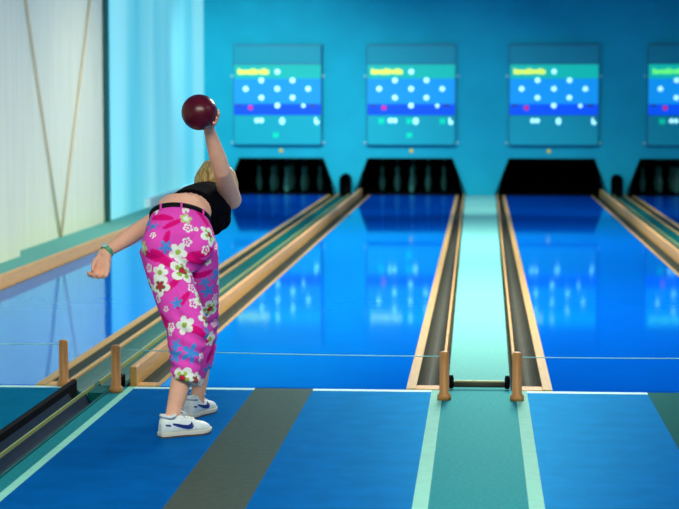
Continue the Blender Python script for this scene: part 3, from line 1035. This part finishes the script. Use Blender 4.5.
# belt and belt loops
ub, vb = frame(BC - PC, LATB)
def waist(a, rx, ry, c):
    return c + ub * rx * math.cos(a) + vb * ry * math.sin(a)
ax = (BC - PC).normalized()
bl = MB()
secs = []
n = 40
for k in range(n + 1):
    a = 2 * math.pi * k / n
    c = BC + ax * 0.012
    secs.append([waist(a, 0.148, 0.112, c - ax * 0.012), waist(a, 0.148, 0.112, c + ax * 0.012), waist(a, 0.125, 0.09, c + ax * 0.012), waist(a, 0.125, 0.09, c - ax * 0.012)])
bl.loft(secs, 0, True, cap=False)
bl.build('belt', M['belt'], person)
lm = mat('loop_pink', tuple(PINK), 0.75, 0.15)
vs_ = 1 if vb.y < 0 else -1
for deg in (55, 100, 140, 230, 310):
    a = math.radians(deg) * vs_
    c = BC + ax * 0.01
    MB().tube([waist(a, 0.150, 0.114, c - ax * 0.016), waist(a, 0.151, 0.115, c), waist(a, 0.149, 0.113, c + ax * 0.011)], 0.005, 8, round_ends=True).build('belt_loop', lm, trousers)

# green watch strap on the left wrist
wd = (LW - LE).normalized()
wc = LW - wd * 0.012
wu, wv = frame(wd, Vector((0, -1, 0)))
r_ = 0.0335
secs = []
for k in range(33):
    a = 2 * math.pi * k / 32
    e = wu * math.cos(a) + wv * math.sin(a)
    secs.append([wc + e * r_ - wd * 0.011, wc + e * r_ + wd * 0.011, wc + e * (r_ - 0.008) + wd * 0.011, wc + e * (r_ - 0.008) - wd * 0.011])
wt = MB().loft(secs, 0, True, cap=False).build('wrist_watch', M['bracelet'], person)
dn = (Vector((-0.4, -0.5, 0.8)) - wd * Vector((-0.4, -0.5, 0.8)).dot(wd)).normalized()
MB().tube([wc + dn * (r_ - 0.004), wc + dn * (r_ + 0.007)], 0.015, 16).build('watch_dial', M['dial'], wt)

# trainers
def shoe(heel, toe, label=None):
    heel, toe = Vector((heel.x, heel.y, 0)), Vector((toe.x, toe.y, 0))
    L = (toe - heel).length
    d = (toe - heel).normalized()
    s = Vector((d.y, -d.x, 0))           # right of the foot
    W = lambda x, y, z: heel + d * (x * L) + s * y + Vector((0, 0, z))
    up = MB()
    # x fraction, half width, height of the top, top squeeze
    st = [(0.0, 0.018, 0.06, 0.7), (0.03, 0.03, 0.09, 0.75), (0.12, 0.036, 0.098, 0.75), (0.25, 0.037, 0.086, 0.7), (0.34, 0.037, 0.096, 0.55), (0.45, 0.039, 0.092, 0.5), (0.6, 0.045, 0.078, 0.6), (0.75, 0.048, 0.064, 0.68), (0.88, 0.044, 0.056, 0.7), (0.96, 0.03, 0.045, 0.7), (1.0, 0.012, 0.032, 0.7)]
    secs = []
    for x, hw, h, q in st:
        ring = []
        for k in range(24):
            a = 2 * math.pi * k / 24
            cy, cz = math.cos(a), math.sin(a)
            zz = 0.016 + (h - 0.016) * (0.5 + 0.5 * math.copysign(abs(cz) ** 0.75, cz))
            f = (zz - 0.016) / max(h - 0.016, 1e-4)
            ring.append(W(x, hw * math.copysign(abs(cy) ** 0.7, cy) * (1 - (1 - q) * f * f), zz))
        secs.append(ring)
    up.loft(secs, 0, True)
    sh = up.build('shoe', M['shoe'], person)
    if label:
        sh['label'] = label
    # sole with a dark outsole beneath
    for nm, z0, z1, g, m in (('sole', 0.007, 0.022, 0.003, M['sole']), ('outsole', 0.0, 0.0075, 0.002, M['outsole'])):
        so = MB()
        rim = []
        xs = [(0.0, 0.016), (0.01, 0.026), (0.05, 0.034), (0.15, 0.037), (0.3, 0.034), (0.45, 0.036), (0.6, 0.045), (0.75, 0.048), (0.88, 0.042), (0.96, 0.03), (1.0, 0.012)]
        pts2 = [(x, w_ + g) for x, w_ in xs] + [(x, -w_ - g) for x, w_ in reversed(xs)]
        lift = lambda x: 0.012 * max(0, (x - 0.75) / 0.25) ** 2
        k0 = [W(-0.01 + x * 1.03, y * 0.97, z0 + lift(x)) for x, y in pts2]
        k1 = [W(-0.01 + x * 1.03, y, z1 + lift(x) * 0.6) for x, y in pts2]
        so.loft([k0, k1], 0, False)
        so.build(nm, m, sh)
    bv = BVHTree.FromObject(sh, bpy.context.evaluated_depsgraph_get())
    off = world_loc(sh)
    def stick(x, z, sd, out=0.003):
        o = W(x, sd * 0.12, z)
        hit, nn, _, _ = bv.ray_cast(o - off, -s * sd)
        return (hit + off + s * sd * out) if hit else W(x, sd * 0.04, z)
    for sd in (-1, 1):
        # check-shaped tick on each side
        low = [(0.20, 0.058), (0.30, 0.048), (0.40, 0.039), (0.50, 0.033), (0.57, 0.035), (0.60, 0.047)]
        hi = [(0.20, 0.066), (0.30, 0.061), (0.40, 0.055), (0.49, 0.052), (0.545, 0.056), (0.575, 0.066)]
        sw = MB()
        secs = []
        for (x0, z0), (x1, z1) in zip(low, hi):
            A, B_ = stick(x0, z0, sd), stick(x1, z1, sd)
            C_, D_ = stick(x1, z1, sd, -0.003), stick(x0, z0, sd, -0.003)
            secs.append([A, B_, C_, D_])
        sw.loft(secs, 0)
        sw.build('side_tick', M['swoosh'], sh)
        hl = MB().loft([[stick(0.06, 0.055, sd), stick(0.06, 0.062, sd), stick(0.06, 0.062, sd, -.003), stick(0.06, 0.055, sd, -.003)], [stick(0.15, 0.052, sd), stick(0.15, 0.06, sd), stick(0.15, 0.06, sd, -.003), stick(0.15, 0.052, sd, -.003)]])
        hl.build('heel_stripe', M['swoosh'], sh)
    lc = MB()
    def topz(x, y):
        hit, nn, _, _ = bv.ray_cast(W(x, y, 0.2) - off, Vector((0, 0, -1)))
        return (hit + off) if hit else W(x, y, 0.08)
    for k in range(5):
        x = 0.38 + k * 0.065
        lc.tube([topz(x, -0.022) + Vector((0, 0, 0)), topz(x + 0.015, 0) + Vector((0, 0, 0.004)), topz(x + 0.03, 0.022)], 0.0035, 8)
    for sd in (-1, 1):
        c = topz(0.40, 0) + Vector((0, 0, 0.006))
        lc.tube([c, c + s * sd * 0.02 + Vector((0, 0, 0.016)), c + s * sd * 0.042 + Vector((0, 0, 0.006)) + d * 0.01, c + s * sd * 0.03 + Vector((0, 0, -0.004)) + d * 0.016, c + d * 0.004], 0.003, 8)
    lc.build('laces', M['lace'], sh)
    # padded collar round the ankle
    cl = MB()
    pts_ = [W(0.165 + 0.135 * math.cos(a), 0.029 * math.sin(a), 0.093 + 0.006 * abs(math.cos(a))) for a in [2 * math.pi * k / 20 for k in range(21)]]
    cl.tube(pts_, 0.0075, 8)
    cl.build('collar', M['shoe'], sh)
    return sh


hL, tL = ground(160, 437.5), ground(209.5, 432.5)
shoe(hL, tL)
hR = ground(187, 419.0)
dR = (ground(217, 409) - hR).normalized()
shoe(hR, hR + dR * 0.262)

# the ball in her hand
o = MB().ball((0, 0, 0), BR, 32).build('bowling_ball', M['ball'])
o.location = BALL
tag(o, 'dark red bowling ball held high in the woman\'s raised right hand', 'bowling ball')
